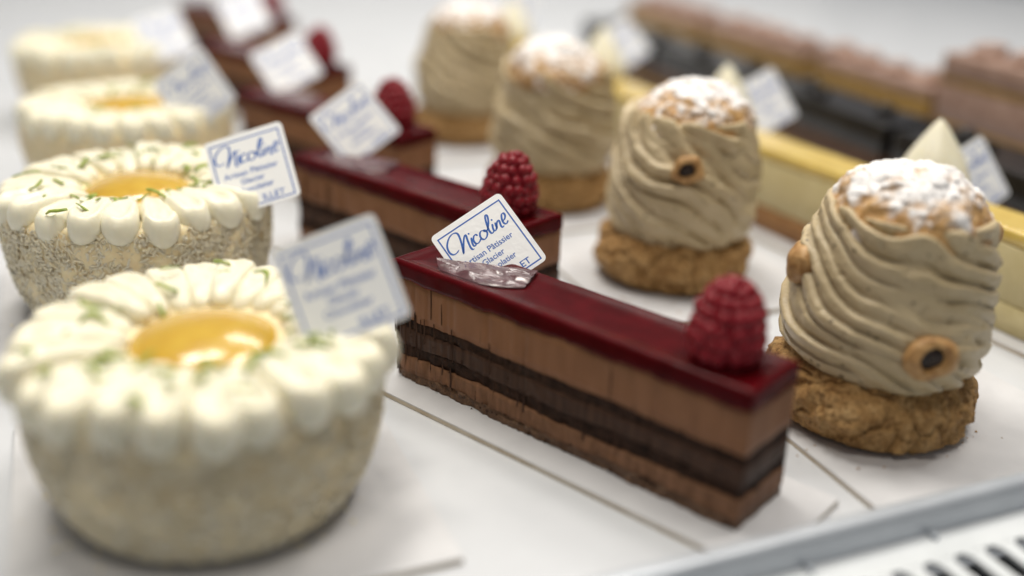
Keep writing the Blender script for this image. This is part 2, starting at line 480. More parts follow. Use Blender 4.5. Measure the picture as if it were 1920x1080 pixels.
ZEST = []
for q in range(4):
    r_ = random.Random(q + 50); n = 5; V = []
    for i in range(n):
        t = i / (n - 1); a = r_.uniform(.6, 2.2) * (t - .5)
        x = .42 * (t - .5); y = .12 * math.sin(a * 2 + q); z = .10 * math.cos(a) * (1 if q % 2 else .4)
        w = .05 * (1 - .5 * abs(2 * t - 1)) + r_.uniform(-.012, .012)
        V += [(x, y - w, z), (x, y + w, z + .015), (x, y + w * .8, z + .045), (x, y - w * .8, z + .035)]
    F = []
    for i in range(n - 1):
        for j in range(4): F.append((i * 4 + j, i * 4 + (j + 1) % 4, i * 4 + 4 + (j + 1) % 4, i * 4 + 4 + j))
    F += [(3, 2, 1, 0), (n * 4 - 4, n * 4 - 3, n * 4 - 2, n * 4 - 1)]
    ZEST.append(mesh('lime_zest', V, F)); ZEST[-1].materials.append(MT['zest'])

def lemon_cake(cx, cy, R, seed, label, nshred, nzest, rz, npet=20, base=3.55, zsc=1.0, taper=0):
    rnd = random.Random(seed); nr = np.random.default_rng(seed)
    t = thing('lemon_cake', label, 'cake', (cx, cy, BZ), rz, 'round lemon coconut cakes')
    k = R / 4.95
    ctl = np.array([(.05, 0), (base - .5, 0), (base, .12), (base + .32 + taper * .3, .55), (base + .6 + taper * .65, 1.2), (base + .82 + taper * .95, 2.2), (base + .9 + taper, 3.3), (base + .86 + taper, 4.0), (base + .4 + taper, 4.35), (2.0, 4.4), (.05, 4.4)]) * [k, zsc]
    prof = resample(catmull(ctl, 8), 70)
    V, F, th, idx = lathe(prof, 150)
    nrm = V.copy(); nrm[:, 2] = 0; nrm /= np.linalg.norm(nrm, axis=1)[:, None] + 1e-6
    env = np.clip(V[:, 2] / .3, 0, 1) * (np.linalg.norm(V[:, :2], axis=1) > 2.5)
    V = V + nrm * (env * (.06 * fbm(V * 1.1, 2, seed) + .07 * fbm(V * 4.5, 2, seed + 5)))[:, None]
    part('coconut_body', (V, F), MT['coco'], t)
    # shredded coconut pressed on the side
    pr = prof[(prof[:, 1] > .1) & (prof[:, 1] < 4.25 * zsc) & (prof[:, 0] > 3)]
    sv = []; sf = []
    ang = nr.uniform(0, 2 * PI, nshred); iz = nr.uniform(0, len(pr) - 1, nshred)
    for a, i in zip(ang, iz):
        r, z = [np.interp(i, np.arange(len(pr)), pr[:, c_]) for c_ in (0, 1)]; r += nr.uniform(-.03, .05)
        L = nr.uniform(.10, .36); w = nr.uniform(.022, .06); th_ = nr.uniform(0, PI); cu = nr.uniform(.0, .05)
        tx = np.array([-math.sin(a), math.cos(a), 0]); no = np.array([math.cos(a), math.sin(a), 0]); tz = np.array([0, 0, 1.])
        d = tx * math.cos(th_) + tz * math.sin(th_); e = -tx * math.sin(th_) + tz * math.cos(th_)
        no2 = no + nr.uniform(-.4, .4) * e + nr.uniform(-.3, .4) * d
        c = no * r + tz * z; o = len(sv)
        for q, hh in ((-1, 0), (0, cu), (1, nr.uniform(-.02, .06))):
            p = c + d * (L / 2 * q) + no2 * hh
            sv += [p - e * w, p + e * w + no2 * .02, p + no2 * .03]
        for b in (0, 3):
            for j in range(3): sf.append((o + b + j, o + b + (j + 1) % 3, o + b + 3 + (j + 1) % 3, o + b + 3 + j))
    s = part('coconut_shreds', (np.array(sv), sf), MT['shred'], t, False); s['kind'] = 'stuff'
    # piped petals
    zt = 4.98 * zsc
    variants = [petal_mesh(seed * 10 + q, R, 2.38 * k, .70 * k * 20 / npet, zt, rnd.uniform(.05, .3)) for q in range(5)]
    mes = [mesh('cream_petal', *v) for v in variants]
    for me in mes: me.materials.append(MT['cream'])
    for q in range(npet):
        o = link('cream_petal', mes[rnd.randrange(5)], None, t)
        o.rotation_euler = (rnd.uniform(-.02, .02), rnd.uniform(-.015, .015), 2 * PI * q / npet + rnd.uniform(-.018, .018))
        o.location = (0, 0, rnd.uniform(-.07, .05) * S)
        f = rnd.uniform(.97, 1.025); o.scale = (f, rnd.uniform(.95, 1.05), rnd.uniform(.985, 1.012))
    # glazed dome
    rr = 2.08 * k
    prof = [(.02, 5.12), (.35, 5.105), (.7, 5.06), (1.05, 4.97), (1.35, 4.86), (1.6, 4.70), (1.76, 4.52), (1.84, 4.34), (1.8, 4.2)]
    prof = [(a * rr / 1.84, (b - .26) * zsc) for a, b in prof]
    V, F, th, _ = lathe(resample(catmull(prof, 5), 26), 72)
    V[:, 2] += .02 * fbm(V * .9, 2, seed)
    part('lemon_dome', (V, F[::1]), MT['lemon'], t)
    # lime zest
    for q in range(nzest):
        a = rnd.uniform(0, 2 * PI); r = rnd.choice((rnd.uniform(2.4, 4.5), rnd.uniform(1.9, 3.4))) * k
        tt = (r - 2.38 * k) / (R - 2.38 * k)
        z = zt - .16 * max(0, 1 - max(tt, 0)) ** 1.4 - .30 * max(0, (tt - .45) / .55) ** 1.8 - .10
        if tt < -.02: z = 4.52 * zsc
        o = link('lime_zest', ZEST[rnd.randrange(4)], None, t)
        o.location = Vector((r * math.cos(a), r * math.sin(a), z + .03)) * S
        o.rotation_euler = (rnd.uniform(-.5, .5), rnd.uniform(-.5, .5), rnd.uniform(0, 2 * PI))
        f = rnd.uniform(.9, 1.8); o.scale = (f, f * 1.35, f)
    return t

# ------------------------------------------------------------------ chocolate bars
BL, BW, BH = 12.95, 2.435, 4.3
def bar_layer(z0, z1, off, rough, seed, L=BL, W_=BW, nz=6, streaks=None, nx=170, ny=36):
    """one cut layer: displaced side walls, closed by top and bottom"""
    per = []
    for x in np.linspace(0, L, nx, endpoint=False): per.append((x, 0, 0, -1))
    for y in np.linspace(0, W_, ny, endpoint=False): per.append((L, y, 1, 0))
    for x in np.linspace(L, 0, nx, endpoint=False): per.append((x, W_, 0, 1))
    for y in np.linspace(W_, 0, ny, endpoint=False): per.append((0, y, -1, 0))
    per = np.array(per); n = len(per)
    # soften the four corners
    cen = np.array([L / 2, W_ / 2]); V = []
    for z in np.linspace(z0, z1, nz):
        P = np.c_[per[:, :2], np.full(n, z)]
        d = off + rough * fbm(P * 3.2, 3, seed) + .022 * fbm(P * [.6, .6, .25], 2, 77)
        if streaks is not None: d = d + streaks(per)
        Q = P.copy(); Q[:, :2] += per[:, 2:] * d[:, None]
        wob = .06 * fbm(np.c_[per[:, 0] * .8, per[:, 1] * .8, np.full(n, z * 0)], 2, int(z * 100) % 97) 
        Q[:, 2] += wob * (1 if 0.1 < z < BH - .1 else 0)
        V.append(Q)
    V = np.stack(V, 1).reshape(-1, 3)
    F = grid(n, nz, True)
    return V, F + [tuple(i * nz + nz - 1 for i in range(n)), tuple(i * nz for i in range(n))[::-1]]

def glaze_slab(z0, z1, seed, L=BL, W_=BW):
    nx, ny = 170, 44
    # rounded-rectangle cross-section sweep: level rings going up the side, over the edge, into the top
    r = .16
    lev = [(.05, 0.0), (.055, .25), (.05, .5), (.04, .75)]
    V = []; per = []
    for x in np.linspace(0, L, nx, endpoint=False): per.append((x, 0, 0, -1))
    for y in np.linspace(0, W_, ny, endpoint=False): per.append((L, y, 1, 0))
    for x in np.linspace(L, 0, nx, endpoint=False): per.append((x, W_, 0, 1))
    for y in np.linspace(W_, 0, ny, endpoint=False): per.append((0, y, -1, 0))
    per = np.array(per); n = len(per)
    base = per[:, :2]; 
    def inset(d):
        x = np.clip(base[:, 0], d, L - d) if d > 0 else base[:, 0] + per[:, 2] * (-d)
        y = np.clip(base[:, 1], d, W_ - d) if d > 0 else base[:, 1] + per[:, 3] * (-d)
        return np.c_[x, y]
    rings = []
    drip = .045 * fbm(np.c_[base * 1.1, np.zeros(n)], 3, seed) + .035 * fbm(np.c_[base * 4, np.zeros(n)], 2, seed + 3)
    H = z1 - z0
    for o_, f in lev:
        q = inset(-o_); z = z0 + (H - r) * f + drip * (1 - f)
        rings.append(np.c_[q, z])
    for a in np.linspace(0.2, PI / 2, 6):
        q = inset(-(.04 + 0) + r * (1 - math.cos(a))); rings.append(np.c_[q, np.full(n, z1 - r + r * math.sin(a))])
    for d, dz in ((.20, -.012), (.30, -.045), (.42, -.075), (.6, -.09), (.85, -.095), (1.15, -.095)):
        q = inset(d); rings.append(np.c_[q, np.full(n, z1 + dz)])
    V = np.stack(rings, 1); m_ = V.shape[1]
    V = V.reshape(-1, 3)
    V[:, 2] += .008 * fbm(V * [.5, .5, 0], 1, seed + 9)
    out = .02 * fbm(V * 1.6, 2, seed + 21)
    mid = np.clip((V[:, :2] - [L / 2, W_ / 2]) / [L / 2, W_ / 2], -1, 1)
    V[:, 1] += out * np.sign(mid[:, 1]) * (np.abs(mid[:, 1]) > .9)
    V[:, 0] += out * np.sign(mid[:, 0]) * (np.abs(mid[:, 0]) > .98)
    F = grid(n, m_, True)
    return V, F + [tuple(i * m_ + m_ - 1 for i in range(n)), tuple(i * m_ for i in range(n))[::-1]]

def chocolate_bar(x, y, ang, seed, label, fine=True):
    """x,y: the near right bottom corner"""
    a = math.radians(ang); d = np.array([math.cos(a), math.sin(a)])
    lx, ly = x - d[0] * BL, y - d[1] * BL
    t = thing('chocolate_bar', label, 'cake', (lx, ly, BZ), a, 'layered chocolate raspberry bars')
    rnd = random.Random(seed)
    gro = [(rnd.random() ** 2.6 * BL, rnd.uniform(.02, .09), rnd.uniform(.01, .055)) for _ in range(46)]
    def streaks(per):
        s = np.zeros(len(per)); q = per[:, 0] + per[:, 1] * .37 + (per[:, 3] > 0) * 1.7
        for p, w, dp in gro: s -= dp * np.exp(-((q - p) / w) ** 2)
        return s
    nx = 170 if fine else 80
    Z = [0, .36, .96, 1.38, 1.98, 2.34, 3.72]
    Z = [z * (BH - BZ) / BH for z in Z]; top = BH - BZ
    for nm, mt, k, off, rg in (('crunch_base', 'crunch', 0, -.01, .05), ('praline_layer', 'praline', 1, .012, .03), ('dark_sponge', 'sponge', 2, -.03, .045),
                               ('ganache_layer', 'ganache', 3, 0, .018), ('dark_sponge', 'sponge', 4, -.03, .045), ('milk_mousse', 'mousse', 5, .008, .010)):
        part(nm, bar_layer(Z[k], Z[k + 1], off, rg, seed * 7 + k, streaks=streaks, nx=nx), MT[mt], t)
    if fine:
        pa = []
        for _ in range(44):
            xx = rnd.random() ** 1.9 * (BL - .3) + .1; w = rnd.uniform(.012, .05); za = rnd.choice((rnd.uniform(.2, .9), rnd.uniform(1.0, 2.0), rnd.uniform(2.2, 2.6))); zb = za + rnd.uniform(.25, 1.1)
            zb = min(zb, Z[6] - .02); n = 6; V = []; ll = rnd.uniform(-.02, .02)
            for i in range(n):
                f = i / (n - 1); ww = w * (1 - .85 * f ** 2) * (.5 + .5 * min(1, f * 4)); z = za + (zb - za) * f
                V += [(xx - ww + ll * f, .015, z), (xx + ll * f, -.022 - .01 * (1 - f), z), (xx + ww + ll * f, .015, z)]
            pa.append((V, [(3 * i + j, 3 * i + j + 1, 3 * i + j + 4, 3 * i + j + 3) for i in range(n - 1) for j in (0, 1)]))
        for _ in range(90):
            xx = rnd.uniform(.05, BL - .05); z = rnd.choice((rnd.uniform(0, .4), rnd.uniform(.9, 2.3))); k = rnd.uniform(.02, .055)
            V = np.array([(1, 0, 0), (0, -1, .1), (-1, 0, 0), (0, 0, 1), (0, 0, -1), (.2, -.7, .5)]) * k * [rnd.uniform(.7, 1.5), 1, 1] + [xx, .0, z]
            pa.append((V, [(0, 5, 1), (1, 5, 3), (0, 3, 5), (1, 3, 2), (0, 1, 4), (1, 2, 4)]))
        o = part('cake_crumbs', join(pa), MT['ganache'], t); o['kind'] = 'stuff'
    part('raspberry_glaze', glaze_slab(Z[6] - .01, top, seed), MT['glaze'], t)
    return t

def wrinkled_film(t, seed=5):
    nu, nv = 70, 44
    A0, A1 = np.array([1.25, .75]), np.array([4.15, 2.30]); B0, B1 = np.array([1.9, .28]), np.array([4.75, .62])
    V = []
    for i in range(nu):
        u = i / (nu - 1); a = A0 + (A1 - A0) * u; b = B0 + (B1 - B0) * u
        b = a + (b - a) * (.35 + .65 * math.sin(PI * min(1, .25 + u * .62)) ** .8)
        for j in range(nv):
            w = j / (nv - 1); q = a + (b - a) * w
            V.append((q[0], q[1], (1 - w) ** 1.3 * (.15 - .04 * u)))
    V = np.array(V); w = np.tile(np.linspace(0, 1, nv), nu)
    cr = np.abs(fbm(np.c_[V[:, 0] * .9 + V[:, 1] * .8, V[:, 1] * 2.4 - V[:, 0] * .7, w * 0], 2, seed))
    cr2 = np.abs(fbm(np.c_[V[:, 0] * 4, V[:, 1] * 5, w * 0], 2, seed + 3))
    env = np.sin(PI * np.clip(w * .9 + .1, 0, 1)) ** .6
    V[:, 2] += 4.085 + env * (.075 * (cr - .10) + .008 * cr2) - .02 * (w > .98)
    V[:, 1] += .06 * fbm(V * 2.5, 2, seed + 8) * env
    return part('wrinkled_film', (V, grid(nu, nv)), MT['film'], t)

# ------------------------------------------------------------------ raspberries
def drupelet_mesh():
    import bmesh
    bm = bmesh.new(); bmesh.ops.create_icosphere(bm, subdivisions=2, radius=1.0 * S)
    me = bpy.data.meshes.new('drupelet'); bm.to_mesh(me); bm.free()
    me.polygons.foreach_set('use_smooth', [True] * len(me.polygons)); me.materials.append(MT['rasp']); return me
DRU = drupelet_mesh()
def raspberry(x, y, z, w, h, seed, label, tilt=(0, 0), body_detail=True):
    rnd = random.Random(seed)
    t = thing('raspberry', label, 'raspberry', (x, y, z), rnd.uniform(0, 6), 'raspberries on the chocolate bars')
    t.rotation_euler = (tilt[0], tilt[1], rnd.uniform(0, 6))
    R = w / 2
    ctl = [(R * .70, .02), (R * .92, h * .18), (R * .96, h * .36), (R * .86, h * .56), (R * .66, h * .76), (R * .36, h * .92), (.02, h * .97)]
    c = resample(catmull(ctl, 8), 60)
    pr = np.vstack([[(.02, .02)], c * [.985, .99]])
    V, F, _, _ = lathe(pr, 28); part('flesh', (V, F), MT['rasp'], t)
    rows = 8; arc = np.linspace(.03, .955, rows)
    for i, s in enumerate(arc):
        q = s * (len(c) - 1); r, zz = [np.interp(q, np.arange(len(c)), c[:, j]) for j in (0, 1)]
        dr = .215 * w / 2.0
        n = max(3, int(2 * PI * r / (1.72 * dr)))
        for k in range(n):
            a = 2 * PI * (k + .5 * (i % 2)) / n + rnd.uniform(-.09, .09)
            o = link('drupelet', DRU, None, t)
            rr = r * .885
            o.location = Vector((rr * math.cos(a), rr * math.sin(a), zz + rnd.uniform(-.03, .03))) * S
            f = dr * rnd.uniform(.86, 1.18)
            o.scale = (f, f, f * rnd.uniform(1.0, 1.2))
    o = link('drupelet', DRU, None, t); o.location = (0, 0, h * .955 * S); o.scale = (.19, .19, .16)
    return t

# ------------------------------------------------------------------ cream puffs
def bun(r, h, seed, n=260, m_=130, flat=.0, crack=.20, cells=64, dome=False):
    rg = np.random.default_rng(seed)
    ctl = [(.03, 0), (r * .72, 0), (r * .90, .10 * h), (r * .99, .32 * h), (r, .5 * h), (r * .93, .74 * h), (r * .7, .93 * h), (r * .35, h), (.03, h * 1.0)]
    if dome: ctl = [(.03, 0), (r * .8, 0), (r * .97, .12 * h), (r, .3 * h), (r * .94, .5 * h), (r * .8, .71 * h), (r * .56, .89 * h), (r * .28, .98 * h), (.03, h)]
    prof = resample(catmull(ctl, 8), m_)
    V, F, th, idx = lathe(prof, n)
    c = np.array([0, 0, h * .45]); N = V - c; N /= np.linalg.norm(N, axis=1)[:, None]
    pts = rg.normal(size=(cells, 3)); pts /= np.linalg.norm(pts, axis=1)[:, None]; pts = pts * [r, r, h * .55] + c
    Pw = V + .35 * np.stack([fbm(V * 1.2 + 9 * q, 2, seed + q) for q in range(3)], 1)
    d1, d2 = worley(Pw, pts)
    pl = np.clip((d2 - d1) / .22, 0, 1)
    pl = pl * pl * (3 - 2 * pl)
    pts2 = rg.normal(size=(cells * 5, 3)); pts2 /= np.linalg.norm(pts2, axis=1)[:, None]; pts2 = pts2 * [r, r, h * .55] + c
    e1, e2 = worley(V + .12 * np.stack([fbm(V * 2.6 + 9 * q, 2, seed + 60 + q) for q in range(3)], 1), pts2)
    pl2 = np.clip((e2 - e1) / .13, 0, 1); tilt = np.sin(e1 * 9)
    env = np.clip(V[:, 2] / (.15 * h), .1, 1)
    disp = crack * (pl - .7) + crack * .45 * (pl2 - .7) + .16 * fbm(V * .55, 2, seed + 5) + .10 * fbm(V * 1.9, 3, seed + 8) + .035 * fbm(V * 6, 3, seed + 18)
    V = V + N * (disp * env)[:, None]
    V[:, 2] = np.maximum(V[:, 2], 0)
    return V, F, pl
def cream_puff(cx, cy, seed, label, rz=0, nuts=(), lean=(0, 0), n=420, m_=170, capshift=(0, 0), kz=1.55, nr_=14, soft=1.0):
    t = thing('cream_puff', label, 'pastry', (cx, cy, BZ), 0, 'choux puffs with piped hazelnut cream')
    V, F, _ = bun(3.32, 2.4, seed); part('choux_base', (V, F), MT['choux'], t)
    ctl = [(.6, 1.95), (1.8, 1.95), (2.45, 2.0), (2.78, 2.2), (3.02, 2.65), (3.14, 3.35), (3.10, 4.3), (2.94, 5.2), (2.74, 6.0), (2.58, 6.6), (2.46, 6.98), (2.28, 7.1), (1.95, 6.95), (1.2, 6.8)]
    prof = resample(catmull(ctl, 10), m_)
    V, F, th, idx = lathe(prof, n)
    rad = np.linalg.norm(V[:, :2], axis=1); z = V[:, 2].copy()
    no = V * [1, 1, 0]; no /= np.linalg.norm(no, axis=1)[:, None] + 1e-6
    e = np.clip((z - 1.98) / .35, 0, 1) * np.clip((rad - 1.6) / .6, 0, 1)
    cyl = np.c_[np.cos(th) * 2, np.sin(th) * 2, z * .8]
    # ridges start steep at the top and flatten towards the foot
    zz = z + .045 * (z - 4.5) ** 2 * np.sign(4.5 - z) * .5
    ph = nr_ * th / (2 * PI) + kz * zz + .70 * fbm(cyl * .5, 2, seed) + .07 * fbm(cyl * 2.2, 2, seed + 3)
    fr = ph - np.floor(ph)
    saw = np.where(fr < .84, (fr / .84) ** .75, np.cos((fr - .84) / .16 * PI / 2) ** 1.2)
    ridge = .35 * np.sin(PI * fr) ** .62 + .65 * saw
    fr2 = (ph * 3 + .3 * fbm(cyl, 1, seed + 11)); fr2 -= np.floor(fr2)
    fine = np.sin(PI * fr2) ** .7
    amp = (.34 + .20 * fbm(cyl * 1.1, 2, seed + 6)) * soft
    sid = np.floor(ph); hs = np.sin(sid * 12.9898 + seed) * 43758.5453; hs -= np.floor(hs)
    d = amp * (ridge * (.55 + .85 * hs) - .5) + .016 * (fine - .5) + .05 * fbm(cyl * 1.3, 2, seed + 30) + .020 * fbm(cyl * 6, 2, seed + 31)
    pr_ = np.random.default_rng(seed + 77); pa = pr_.uniform(0, 2 * PI, 70); pz = pr_.uniform(2.3, 6.9, 70)
    pp = np.c_[np.cos(pa) * 3.1, np.sin(pa) * 3.1, pz]; d1, _ = worley(np.c_[np.cos(th) * 3.1, np.sin(th) * 3.1, z * 1.5 - pz.mean() * 0], pp * [1, 1, 1.5])
    ph2 = (nr_ + 3) * th / (2 * PI) + kz * .72 * z + .8 * fbm(cyl * .6, 2, seed + 50) + .4
    f2 = ph2 - np.floor(ph2); r2 = .5 * np.sin(PI * f2) ** .6 + .5 * np.where(f2 < .8, f2 / .8, np.cos((f2 - .8) / .2 * PI / 2))
    d2b = .36 * (r2 - .62) + .26 * fbm(cyl * .45, 2, seed + 52) - .11
    kk = 18.0; d = np.log(np.exp(kk * d) + np.exp(kk * d2b)) / kk - .02
    d = d - .09 * np.exp(-(d1 / .09) ** 2)
    V = V + no * (d * e)[:, None]
    topenv = np.clip((z - 6.4) / .6, 0, 1)
    V[:, 2] += topenv * .26 * (ridge - .4) + np.clip((2.5 - z) / .5, 0, 1) * (-.16) * (ridge - .3) * np.clip((rad - 2) / .5, 0, 1)
    part('hazelnut_cream', (V, F), MT['hcream'], t)
    # sugared lid
    V, F, pl = bun(2.5, 2.3, seed + 100, 220, 120, crack=.075, cells=200, dome=True)
    rg = np.random.default_rng(seed + 4)
    hgt = V[:, 2].copy() * .84 + .12; V[:, 2] += 6.05
    V[:, 0] += capshift[0]; V[:, 1] += capshift[1]
    cap = part('sugared_lid', (V, F), MT['cap'], t)
    dust = np.clip((hgt - .9) / 1.0, 0, 1) * .55 + .36 * fbm(V * 1.9, 3, seed + 40) + .22 * (pl - .6) + .23
    at = cap.data.attributes.new('dust', 'FLOAT_COLOR', 'POINT')
    at.data.foreach_set('color', np.c_[np.repeat(np.clip(dust, 0, 1)[:, None], 3, 1), np.ones(len(V))].astype(np.float32).ravel())
    for q, (ang, zc, r, s) in enumerate(nuts):
        a = math.radians(ang)
        pr = resample(catmull([(.02, -.45), (.45, -.42), (.64, -.15), (.66, .08), (.58, .18), (.44, .24), (.36, .16), (.31, .02), (.29, -.12)] if q == 0 else [(.02, -.45), (.45, -.42), (.62, -.15), (.64, .08), (.54, .26), (.34, .40), (.14, .47), (.02, .49)], 6), 34)
        V, F, th, _ = lathe(pr * s, 40)
        V += .09 * s * np.stack([fbm(V * 1.9 + 5 * k, 2, seed + q * 9 + k) for k in range(3)], 1)
        nut = part('hazelnut', (V, F), MT['nut'], t)
        if q == 0:
          V, F, th, _ = lathe(np.array([(.02, .10), (.16, .095), (.30, .07), (.42, .0), (.46, -.12), (.30, -.2)]) * s, 24)
          V += .05 * s * np.stack([fbm(V * 3 + 5 * k, 2, seed + q * 7 + k) for k in range(3)], 1)
          part('hollow', (V, F), MT['core'], nut)
        nvec = Vector((math.cos(a), math.sin(a), .06))
        nut.location = Vector((math.cos(a) * r, math.sin(a) * r, zc)) * S
        nut.rotation_euler = nvec.to_track_quat('Z', 'Y').to_euler()
        nut.rotation_euler.rotate_axis('Z', q * 1.3 + .4)
        nut.scale = (1, .86, 1)
    t.rotation_euler = (lean[0], lean[1], rz); t.scale = (.955, .955, .965)
    return t

# ------------------------------------------------------------------ back rows
def slab_part(name, mt, t, L, w, z0, z1, seed, wob=.03, bev=.08, nx=60, ny=14):
    """a cake layer as a rounded, slightly uneven block"""
    per = [(x, 0) for x in np.linspace(0, L, nx, endpoint=False)] + [(L, y) for y in np.linspace(0, w, ny, endpoint=False)] + \
          [(x, w) for x in np.linspace(L, 0, nx, endpoint=False)] + [(0, y) for y in np.linspace(w, 0, ny, endpoint=False)]
    per = np.array(per, float); n = len(per); rings = []
    for d, z in ((bev, z0), (0, z0 + bev), (0, (z0 + z1) / 2), (0, z1 - bev), (bev * .3, z1 - bev * .3), (bev, z1), (min(bev * 3, w * .3), z1 - .01)):
        rings.append(np.c_[np.clip(per[:, 0], d, L - d), np.clip(per[:, 1], d, w - d), np.full(n, z)])
    V = np.stack(rings, 1); m_ = V.shape[1]; V = V.reshape(-1, 3)
    N = V - [L / 2, w / 2, (z0 + z1) / 2]; N /= np.linalg.norm(N, axis=1)[:, None]
    D = np.stack([fbm(V * 1.4 + 11 * k, 3, seed + k) for k in range(3)], 1) * wob
    D[:, 2] *= .4
    V = V + D
    F = grid(n, m_, True) + [tuple(i * m_ + m_ - 1 for i in range(n)), tuple(i * m_ for i in range(n))[::-1]]
    return part(name, (V, F), MT[mt], t)
def dollop(t, x, y, z, r, h, seed):
    pr = resample(catmull([(.03, 0), (r * .8, 0), (r, h * .14), (r * .96, h * .3), (r * .74, h * .52), (r * .45, h * .74), (r * .18, h * .92), (.02, h)], 8), 50)
    V, F, th, _ = lathe(pr, 48); V[:, :2] *= (1 + .02 * fbm(V * .8, 2, seed))[:, None]
    V[:, 0] += .12 * (V[:, 2] / h) ** 2
    o = part('cream_dollop', (V + [x, y, z], F), MT['cream'], t); return o
def row_bar(name, x, y, ang, layers, L, w, seed, label, cat, group):
    t = thing(name, label, cat, (x, y, BZ), math.radians(ang), group)
    for i, (nm, mt, z0, z1) in enumerate(layers):
        slab_part(nm, mt, t, L, w, z0, z1, seed * 5 + i)
    return t

# ================================================================== placing
DEG = math.degrees(TA)
# lemon cakes, front to back
LC = [(-7.85, 24.06, 4.90, 'round lemon coconut cake with cream petals, nearest and most blurred at lower left', 7500, 46),
      (-13.89, 36.58, 4.90, 'round lemon coconut cake with cream petals and lime zest, second from front and sharpest', 10500, 52),
      (-18.97, 49.85, 5.10, 'round lemon coconut cake with cream petals, third from front in the left row', 1500, 16),
      (-26.46, 65.73, 5.00, 'round lemon coconut cake with cream petals, farthest back at upper left', 1200, 12)]
nth = ['nearest', 'second', 'third', 'farthest']
for i, (x, y, R, lab, ns, nz) in enumerate(LC):
    board(x, y, 10.4, 10.6, TA + .02 * (i % 2), 'white square card board under the %s lemon coconut cake of the left row' % nth[i])
    lemon_cake(x, y, R, 11 + i, lab, ns, nz, .3 + i * .9, base=3.5 if i == 0 else 3.85, taper=.15 if i == 0 else 0, npet=(24, 22, 23, 22)[i], zsc=(1.0, 1.0, .985, 1.01)[i])

# chocolate bars, front to back
BARS = [(5.99, 22.56, -40.5, 'long chocolate raspberry bar with glossy red glaze, nearest, in the centre foreground'),
        (0.10, 34.20, -42.5, 'chocolate raspberry bar with red glaze, second from the front, behind the nearest bar'),
        (-5.45, 46.45, -42.5, 'chocolate raspberry bar with red glaze, third from the front, blurred'),
        (-11.75, 61.2, -42.0, 'chocolate raspberry bar with red glaze, fourth from the front, blurred'),
        (-18.7, 79.2, -42.0, 'chocolate raspberry bar, farthest back at the top edge of the picture')]
onth = ['nearest', 'second', 'third', 'fourth', 'farthest']
for i, (x, y, a, lab) in enumerate(BARS):
    ar = math.radians(a); d = np.array([math.cos(ar), math.sin(ar)]); n_ = np.array([-d[1], d[0]])
    c = np.array([x, y]) + d * (1.3 - 15.6 / 2) + n_ * 1.15
    if i == 0: c = np.array([x, y]) + d * (1.3 - 15.6 / 2) + n_ * 1.13
    board(c[0], c[1], 15.6, 4.44, ar, 'white narrow card board under the %s chocolate raspberry bar' % onth[i], .004 if i else .010)
    cb = chocolate_bar(x, y, a, 31 + i, lab, i < 2)
    if i < 3: wrinkled_film(cb, 5 + i)
    if i < 5:
        p = np.array([x, y]) + d * (-1.62) + n_ * 1.30
        raspberry(p[0], p[1], BH - .16, 2.05, 2.25, 61 + i, 'red raspberry on the right end of the %s chocolate bar' % onth[i],
                  tilt=((0.03, -.05), (.05, .04), (-.04, .08), (.02, -.06), (0, 0))[i])

# cream puffs, front to back
CP = [(11.25, 29.3, 'piped hazelnut cream puff with sugared lid, nearest and sharpest, at the right'),
      (6.62, 40.9, 'piped hazelnut cream puff with sugared lid, second, behind the nearest raspberry bar'),
      (1.8, 50.8, 'piped hazelnut cream puff with sugared lid, third from the front, blurred'),
      (-3.2, 62.7, 'piped hazelnut cream puff with sugared lid, farthest back, top centre')]
NUTS = [[(-85, 3.62, 3.40, 1.2), (184, 5.1, 2.95, 1.05), (14, 6.2, 3.1, .8)], [(-97, 5.5, 3.22, .98)], [(150, 5.9, 2.95, .8)], []]
for i, (x, y, lab) in enumerate(CP):
    board(x + (1.35 if i == 0 else .3), y + (.5 if i == 0 else .2), 9.3, 9.6, TA, 'white square card board under the %s hazelnut cream puff' % nth[i], .012 if i == 0 else .004)
    cream_puff(x, y, 81 + i * 3, lab, nuts=NUTS[i], n=460 if i < 2 else 260, m_=190 if i < 2 else 110, lean=((.0, .05), (0, .045), (.02, .03), (0, .02))[i],
               capshift=((.12, 0), (.2, 0), (-.15, -.3), (.1, 0))[i], kz=(1.75, 1.35, 1.3, 1.3)[i], nr_=(9, 11, 11, 8)[i], soft=(1.0, 1.15, 1.15, 1.0)[i])

# vanilla bars with yellow glaze
VL = [('biscuit_base', 'vbase', 0, 1.15), ('vanilla_mousse', 'vbody', 1.16, 3.35), ('yellow_glaze', 'vtop', 3.36, 3.9)]
va = math.radians(118); vd = np.array([math.cos(va), math.sin(va)]); vn = np.array([-vd[1], vd[0]])
VB = [(20.0, 32.9, 119, 'vanilla bar with yellow glaze behind the nearest cream puff at the right edge'),
      (14.0, 42.6, 119, 'vanilla bar with yellow glaze between the two nearest cream puffs'),
      (8.3, 53.6, 117, 'vanilla bar with yellow glaze beside the second cream puff, blurred'),
      (2.6, 65.6, 116, 'vanilla bar with yellow glaze, farthest back behind the cream puffs')]
for i, (x, y, a, lab) in enumerate(VB):
    ar = math.radians(a); d = np.array([math.cos(ar), math.sin(ar)]); n_ = np.array([d[1], -d[0]])
    # the near face runs along d; the bar lies to its right (away from the camera)
    o = np.array([x, y]) + n_ * 2.2
    t = row_bar('vanilla_bar', o[0] + (.25 if i == 0 else 0), o[1] - (.5 if i == 0 else 0), a, ([('vanilla_base', 'vbody', 0, 1.15)] + VL[1:]) if i == 0 else VL, 12.0, 2.2, 90 + i, lab, 'cake', 'vanilla bars with yellow glaze')
    dollop(t, 9.0 if i == 0 else 9.6, 1.0, 3.86, 1.4, 3.0, i)
    c = np.array([x, y]) + d * 6 + n_ * 1.5
    board(c[0], c[1], 13.4, 4.6, ar, 'white narrow card board under the %s vanilla bar' % nth[i])

